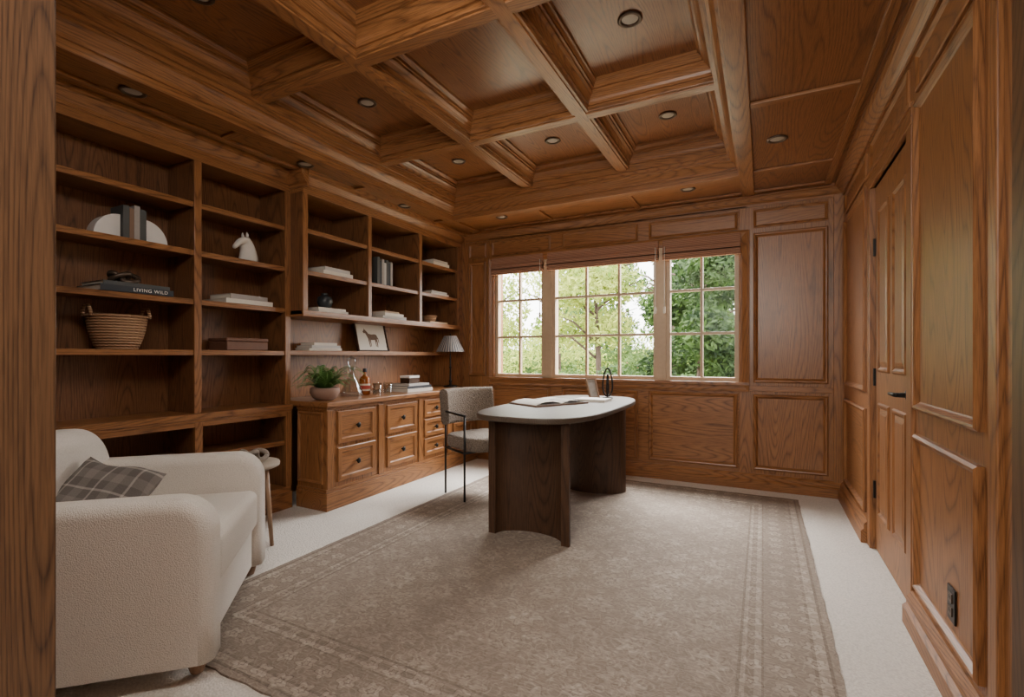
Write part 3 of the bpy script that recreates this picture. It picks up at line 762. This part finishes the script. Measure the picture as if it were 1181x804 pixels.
# hutch items
stack(-3.14,2.83,1.76,[(.31,.22,.035,CREAM,'cream'),(.27,.2,.03,SILV,'pale grey')],'pale books on the hutch shelf','on the hutch shelf')
z=stack(-3.14,2.78,1.46,[(.31,.22,.022,CREAM,'cream'),(.27,.2,.02,CREAM,'off-white')],'books under the black vase','under a black vase')
e=MB();e.lathe([(.025,0),(.05,.02),(.062,.055),(.055,.09),(.03,.108),(.024,.115),(.03,.125),(.026,.125),(.018,.112)],VASE,32);e.obj('vase',loc=(-3.14,2.79,z),label='small round black ceramic vase on two books',cat='vase')
y=3.30
for i,(T,L,c) in enumerate(((.032,.25,DKG),(.026,.22,NAVY),(.03,.24,GREY),(.024,.21,SILV),(.03,.24,DKG),(.026,.22,NAVY),(.028,.23,GREY))):
    book((-3.14,y+T/2,1.76),L,.17,T,c,upright=True,label='upright dark-spined book on the hutch shelf',group='upright books on the hutch shelf');y+=T+.001
stack(-3.14,3.50,1.46,[(.32,.23,.03,SILV,'grey'),(.27,.21,.026,CREAM,'cream'),(.2,.16,.02,TANB,'tan')],'books on the hutch bottom','on the hutch bottom board')
stack(-3.14,4.22,1.76,[(.3,.22,.022,CREAM,'cream'),(.26,.2,.024,SILV,'pale grey')],'books on the far hutch shelf','on the hutch shelf')
stack(-3.10,4.20,2.07,[(.28,.2,.03,CREAM,'cream'),(.24,.18,.026,SILV,'pale grey')],'books on the upper hutch shelf','on the upper hutch shelf')
stack(-3.14,4.2,1.46,[(.3,.22,.022,TANB,'tan')],'book below a small basket','under a small basket')
basket((-3.14,4.18,1.482),.05,.07,.06,'small round wicker basket on the hutch',False)
stack(-3.255,2.83,1.16,[(.32,.18,.026,CREAM,'cream'),(.3,.18,.022,SILV,'pale grey'),(.24,.16,.022,CREAM,'off-white')],'books on the picture ledge','on the picture ledge')
# picture
pf=thing('framed_picture',(-3.225,3.44,1.162),'framed horse drawing leaning on the picture ledge','picture',rot=(0,math.radians(-14),0))
m=MB();m.frame((0,0,0),Y,Z,X,-.20,0,.20,.285,[(0,-.012),(0,.012),(.006,.015),(.014,.010),(.016,.002)],DK,fill=False);m.obj('picture_frame',parent=pf)
m=MB();m.add([(.002,-.185,.015),(.002,.185,.015),(.002,.185,.27),(.002,-.185,.27)],[(0,1,2,3)],PAPER);m.add([(-.012,-.2,0),(-.012,.2,0),(-.012,.2,.285),(-.012,-.2,.285)],[(0,1,2,3)],DK[2]);m.obj('print_paper',parent=pf)
hs=[(-.105,.19),(-.09,.205),(-.082,.222),(-.075,.21),(-.055,.195),(-.035,.172),(0,.166),(.04,.17),(.065,.165),(.085,.13),(.088,.08),(.08,.09),(.072,.13),(.066,.12),(.07,.09),(.066,.045),(.055,.045),(.056,.09),(.045,.115),(0,.112),(-.03,.116),(-.034,.08),(-.03,.045),(-.042,.045),(-.046,.085),(-.05,.125),(-.062,.15),(-.075,.175),(-.095,.176)]
HORSE=simple('horse_ink',(.16,.10,.065),.8,noise=.4,ns=60)
m=MB();m.add([(.0032,a,b) for a,b in hs],[tuple(range(len(hs)))],HORSE)
for xx in (-.022,.044): m.add([(.0031,xx-.004,.05),(.0031,xx+.004,.05),(.0031,xx+.007,.12),(.0031,xx-.007,.12)],[(0,1,2,3)],HORSE)
m.obj('horse_drawing',parent=pf)
# lamp
lp=thing('table_lamp',(-3.0,4.36,WZ),'black table lamp with pleated striped empire shade','lamp')
m=MB();m.lathe([(.075,0),(.075,.008),(.065,.016),(.015,.022),(.012,.05),(.020,.06),(.010,.075),(.008,.20),(.016,.21),(.008,.22),(.007,.36)],BLACK,28);m.obj('lamp_base',parent=lp)
m=MB();ns=60;vs=[];fs=[]
for i in range(ns*2):
    a=math.pi*i/ns;rr=1+.02*(i%2)
    vs.append((.15*rr*math.cos(a),.15*rr*math.sin(a),.38));vs.append((.065*rr*math.cos(a),.065*rr*math.sin(a),.55))
for i in range(ns*2):
    j=(i+1)%(ns*2);fs.append((2*i,2*j,2*j+1,2*i+1))
m.add(vs,fs,SHADEM);m.obj('lamp_shade',parent=lp)
m=MB();m.lathe([(.004,.36),(.004,.56),(.010,.565),(.001,.58)],BLACK,12);m.tube([(-.064,0,.545),(.064,0,.545)],.002,BLACK,6);m.obj('finial',parent=lp)
# fern
fp=thing('potted_fern',(-2.96,2.63,WZ),'green fern in a brown clay bowl on the worktop','plant')
m=MB();m.lathe([(.060,0),(.088,.018),(.108,.055),(.106,.088),(.098,.094),(.094,.082),(.001,.078)],TERRA,32);m.obj('pot',parent=fp)
m=MB()
for i in range(80):
    a=random.uniform(0,2*math.pi);L=random.uniform(.15,.30)*(.8 if math.cos(a)<0 else 1);up=random.uniform(.05,.20)
    ca,sa=math.cos(a),math.sin(a);prev=None
    for k in range(17):
        t=k/16;r=.02+L*t;z=.08+up*math.sin(t*2.3)-.02*t
        p=Vector((ca*r,sa*r,z))
        if prev is not None:
            w=.030*(1-t*.8)*(.6+.4*min(1,t*4));d=(p-prev);sd=Vector((-sa,ca,0))
            for s_ in (1,-1):
                b=p+sd*s_*w+d*.5+Vector((0,0,-.004));m.add([prev,prev+d*.7,b+d*.15,b-d*.1],[(0,1,2,3)],GREEN)
        prev=p
m.obj('fronds',parent=fp)
# decanter
dk=thing('decanter',(-3.03,2.97,WZ),'clear glass decanter with round stopper','decanter')
m=MB();m.lathe([(.080,0),(.092,.01),(.087,.045),(.050,.12),(.024,.17),(.020,.21),(.034,.24),(.030,.24),(.017,.21),(.021,.17),(.046,.12),(.081,.045),(.085,.013),(.001,.012)],GLASS,32,cap=False);m.obj('decanter_body',parent=dk)
m=MB();m.lathe([(.001,.215),(.014,.216),(.017,.24),(.014,.248),(.032,.265),(.038,.288),(.032,.312),(.016,.325),(.001,.33)],GLASS,24,cap=False);m.obj('stopper',parent=dk)
bt=thing('whisky_bottle',(-3.04,3.13,WZ),'amber whisky bottle with cream and red label','bottle')
m=MB();m.lathe([(.04,0),(.045,.01),(.045,.13),(.037,.15),(.015,.165),(.014,.20)],WHISKY,28);m.obj('bottle_body',parent=bt)
m=MB();m.lathe([(.0455,.035),(.0458,.037),(.0458,.093),(.0455,.095)],LABELM,28,cap=False);m.lathe([(.046,.05),(.0461,.052),(.0461,.078),(.046,.08)],LABELR,28,cap=False);m.obj('label_band',parent=bt)
m=MB();m.lathe([(.016,.195),(.017,.197),(.017,.225),(.001,.227)],BLACK,20);m.obj('bottle_cap',parent=bt)
for p in ((-2.95,3.18,WZ),(-2.92,3.28,WZ)):
    m=MB();m.lathe([(.036,0),(.040,.10),(.0375,.10),(.034,.012),(.001,.012)],GLASS,24);m.obj('drinking_glass',loc=p,label='clear tumbler glass on the oak worktop',cat='glass',group='tumblers on the worktop')
z=stack(-3.0,3.68,WZ,[(.35,.27,.03,CREAM,'cream'),(.33,.25,.024,NAVY,'dark'),(.3,.23,.02,SILV,'pale grey')],'books on the worktop','on the oak worktop')
e=thing('storage_box',(-3.0,3.68,z),'small white and dark lidded box on stacked books','box')
m=MB();m.box(-.055,.055,-.075,.075,0,.05,DK,1);m.obj('box_body',parent=e,bevel=.003);m=MB();m.box(-.057,.057,-.077,.077,.05,.072,MARBLE);m.obj('lid',parent=e,bevel=.003)
# desk items
tr=thing('desk_tray',(-1.40,3.30,DZ),'dark leather desk tray under an open magazine','tray',rot=math.radians(62))
m=MB();m.frame((0,0,0),X,Y,Z,-.242,-.165,.242,.165,[(0,0),(0,.010),(.004,.010),(.006,.008)],cm(BRN),fill=True);m.obj('tray_body',parent=tr)
MZ=DZ+.0082
e=thing('open_magazine',(-1.40,3.30,MZ),'open magazine lying on a dark desk tray','magazine',rot=math.radians(62))
m=MB();vs=[];fs=[];n=12
for i in range(-n,n+1):
    t=i/n;h=.005+.018*(math.sin(math.pi*min(1,abs(t)))**.8 if 0<abs(t)<1 else 0)
    vs.append((t*.23,-.15,h));vs.append((t*.23,.15,h))
for i in range(2*n): fs.append((2*i,2*i+2,2*i+3,2*i+1))
m.add(vs,fs,PAPER,True)
m.obj('pages',parent=e)
PIC1=simple('magazine_photo',(.26,.22,.18),.5,noise=.6,ns=25)
m=MB();vs=[];fs=[]
for i in range(2,n-1):
    t=i/n;h=.0058+.018*math.sin(math.pi*t)**.8;vs.append((t*.23,-.12,h));vs.append((t*.23,.05,h))
for i in range(n-4): fs.append((2*i,2*i+2,2*i+3,2*i+1))
m.add(vs,fs,PIC1,True);m.obj('printed_photo',parent=e)
m=MB();m.box(-.235,.235,-.155,.155,0,.004,cm(SILV));m.obj('cover',parent=e)
stack(-1.17,3.64,DZ,[(.19,.24,.02,CREAM,'cream')],'book on the desk','on the desk')
e=thing('loop_sculpture',(-1.13,3.90,DZ),'dark metal looped sculpture standing on the desk','sculpture',rot=math.radians(20))
m=MB();m.lathe([(.042,0),(.042,.012),(.037,.016),(.001,.017)],BLACK,28);m.obj('sculpture_base',parent=e)
m=MB()
for a0,hh in ((.0,.23),(1.35,.18)):
    pts=[]
    for i in range(49):
        t=2*math.pi*i/48;w=.038*math.sin(t)*(1+.25*math.cos(t));pts.append((w*math.cos(a0),w*math.sin(a0),.02+hh/2*(1-math.cos(t))))
    m.tube(pts,.007,BLACK,10)
m.obj('metal_loop',parent=e)
e=thing('photo_frame',(-1.24,3.90,DZ),'small tilted photo frame standing on the desk','photo frame',rot=(math.radians(-18),0,math.radians(62)))
m=MB();m.frame((0,0,0),X,Z,-Y,-.055,.0,.055,.17,[(0,-.008),(0,.008),(.010,.008),(.012,.002)],TAN,fill=False);m.obj('frame_border',parent=e)
m=MB();m.box(-.045,.045,-.002,.006,.01,.16,TAUPE);m.obj('photo_print',parent=e)

# ------------------------------------------------------------ garden
m=MB();m.box(-40,30,4.85,60,-.35,-.3,LAWN);m.obj('lawn',label='sunlit pale lawn outside the windows',cat='lawn',kind='stuff')
def leaves(m,c,rad,n,mat,s0,s1):
    c=Vector(c)
    for _ in range(n):
        d=Vector((random.gauss(0,1),random.gauss(0,1),random.gauss(0,1))).normalized()
        r=random.random()**.4
        p=c+Vector((d.x*rad[0],d.y*rad[1],d.z*rad[2]))*r
        p.z=max(p.z,.02)
        s=random.uniform(s0,s1)
        a=Vector((random.gauss(0,1),random.gauss(0,1),random.gauss(0,1))).normalized();b=a.orthogonal().normalized()
        q=[p-a*s,p+b*s*.45,p+a*s,p-b*s*.45]
        for v in q: v.z=max(v.z,.005)
        m.add(q,[(0,1,2,3)],mat)
def tree(x,y,h,r,mat,n,tr=.12,lean=0,lo=.4,s0=.04,s1=.085):
    e=thing('tree',(x,y,-.299),'leafy garden tree outside the windows','tree')
    m=MB();m.tube([(0,0,0),(lean*.3,0,h*.3),(lean*.7,.1,h*.6),(lean,0,h*.9)],[tr,tr*.8,tr*.55,tr*.2],BARK,10)
    for k in range(7):
        a=random.uniform(0,6.28);z=h*random.uniform(.3,.7)
        m.tube([(lean*.6,0,z),(lean*.6+math.cos(a)*r*.5,math.sin(a)*r*.5,z+r*.35),(lean*.6+math.cos(a)*r*.85,math.sin(a)*r*.85,z+r*.45)],[tr*.4,tr*.28,tr*.08],BARK,8)
    m.obj('trunk',parent=e)
    m=MB()
    for k in range(14):
        a=random.uniform(0,6.28);q=random.uniform(.1,.9)*r
        leaves(m,(lean+math.cos(a)*q,math.sin(a)*q,h*random.uniform(lo,.95)),(r*.45,r*.45,r*.36),n//14,mat,s0,s1)
    m.obj('foliage',parent=e)
# bright open side, sunlit middle, dense dark side
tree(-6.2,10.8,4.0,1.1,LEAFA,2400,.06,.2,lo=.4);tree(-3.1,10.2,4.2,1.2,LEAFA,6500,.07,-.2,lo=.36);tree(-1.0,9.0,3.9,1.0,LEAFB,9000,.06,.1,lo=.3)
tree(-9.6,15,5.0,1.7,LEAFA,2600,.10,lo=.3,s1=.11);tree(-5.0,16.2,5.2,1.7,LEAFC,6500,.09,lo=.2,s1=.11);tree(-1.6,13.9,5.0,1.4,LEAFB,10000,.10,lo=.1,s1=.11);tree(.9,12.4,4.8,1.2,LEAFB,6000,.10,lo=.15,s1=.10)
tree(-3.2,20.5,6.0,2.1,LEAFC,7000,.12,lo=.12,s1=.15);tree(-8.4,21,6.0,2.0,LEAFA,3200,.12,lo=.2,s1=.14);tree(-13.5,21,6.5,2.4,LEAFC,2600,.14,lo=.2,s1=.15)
for x,y,r,h,mt in ((-7.9,12.4,.8,.9,LEAFA),(-4.7,12.6,.8,1.0,LEAFC),(-4.6,8.6,.6,.8,LEAFA),(-3.3,7.9,.6,1.1,LEAFC),(-2.0,7.4,.55,1.2,LEAFB),(-.95,6.6,.5,1.1,LEAFB),(.4,7.4,.6,1.3,LEAFC),(-2.9,13.2,.6,1.5,LEAFC),(-.4,11.2,.6,2.2,LEAFB),(-9.6,10.9,.9,1.0,LEAFC)):
    m=MB();leaves(m,(0,0,h*.5),(r,r*.8,h*.6),int(3000*max(1,h*.8)),mt,.025,.055)
    if mt is LEAFC: leaves(m,(0,0,h*.55),(r,r*.8,h*.58),60,FLOWER,.015,.03)
    m.tube([(0,0,0),(0,0,h*.5)],.03,BARK,6)
    m.obj('shrub',loc=(x,y,-.299),label='rounded green garden shrub outside the windows',cat='shrub',group='garden shrubs')
m=MB()
for i in range(34): leaves(m,(-22+i*.95,27+random.uniform(-1,1),random.uniform(.9,1.9)),(1.3,1.0,1.5),400,(LEAFA,LEAFC,LEAFA)[i%3],.07,.15)
m.box(-23,12,28.5,28.7,0,1.8,LEAFC)
m.obj('hedge',loc=(0,0,-.299),label='tall green hedge at the end of the garden',cat='hedge',kind='stuff')

# ------------------------------------------------------------ lights
w=bpy.data.worlds.new('World');SC.world=w;w.use_nodes=True
bg=w.node_tree.nodes['Background'];bg.inputs[0].default_value=(1,.985,.96,1);bg.inputs[1].default_value=11.0
def area(name,loc,target,sx,sy,power,col):
    l=bpy.data.lights.new(name,'AREA');l.shape='RECTANGLE';l.size=sx;l.size_y=sy;l.energy=power;l.color=col
    o=bpy.data.objects.new(name,l);SC.collection.objects.link(o);o.location=loc
    o.rotation_euler=(Vector(target)-Vector(loc)).to_track_quat('-Z','Y').to_euler();return o
sun=bpy.data.lights.new('sun','SUN');sun.energy=13;sun.angle=.02;sun.color=(1,.93,.78)
so=bpy.data.objects.new('sun',sun);SC.collection.objects.link(so);so.rotation_euler=Vector((.75,.35,-.8)).to_track_quat('-Z','Y').to_euler()
area('sky_fill_outside',(-1.4,6.3,3.6),(-1.4,2.6,.4),3.5,1.4,1200,(1,.98,.95))  # added lamp out of view, strengthens the sky light through the windows
area('hall_fill',(-.3,-1.1,1.9),(-1.8,2.4,1.0),1.6,1.1,70,(1,.93,.84))  # added fill behind the camera, stands in for daylight from the next room
area('entry_fill',(-1.4,.55,2.42),(-2.2,2.0,.6),2.4,.3,40,(1,.93,.84))  # unseen fill added below the near soffit, no fixture there
for p in SP[7:]:
    l=bpy.data.lights.new('coffer_fill_spot','SPOT');l.energy=3;l.color=(1,.88,.72);l.spot_size=2.4;l.spot_blend=.9;l.shadow_soft_size=.03  # added weak fill under the coffers; the fixtures themselves are unlit
    o=bpy.data.objects.new('coffer_fill_spot',l);SC.collection.objects.link(o);o.location=(p[0],p[1],p[2]-.03)

# ------------------------------------------------------------ camera
c=bpy.data.cameras.new('cam');co=bpy.data.objects.new('cam',c);SC.collection.objects.link(co)
c.sensor_width=36;c.lens=17.07;c.shift_y=.0076;c.clip_start=.02
co.location=(0,0,1.12);co.rotation_euler=(math.pi/2,0,math.radians(27.3));SC.camera=co
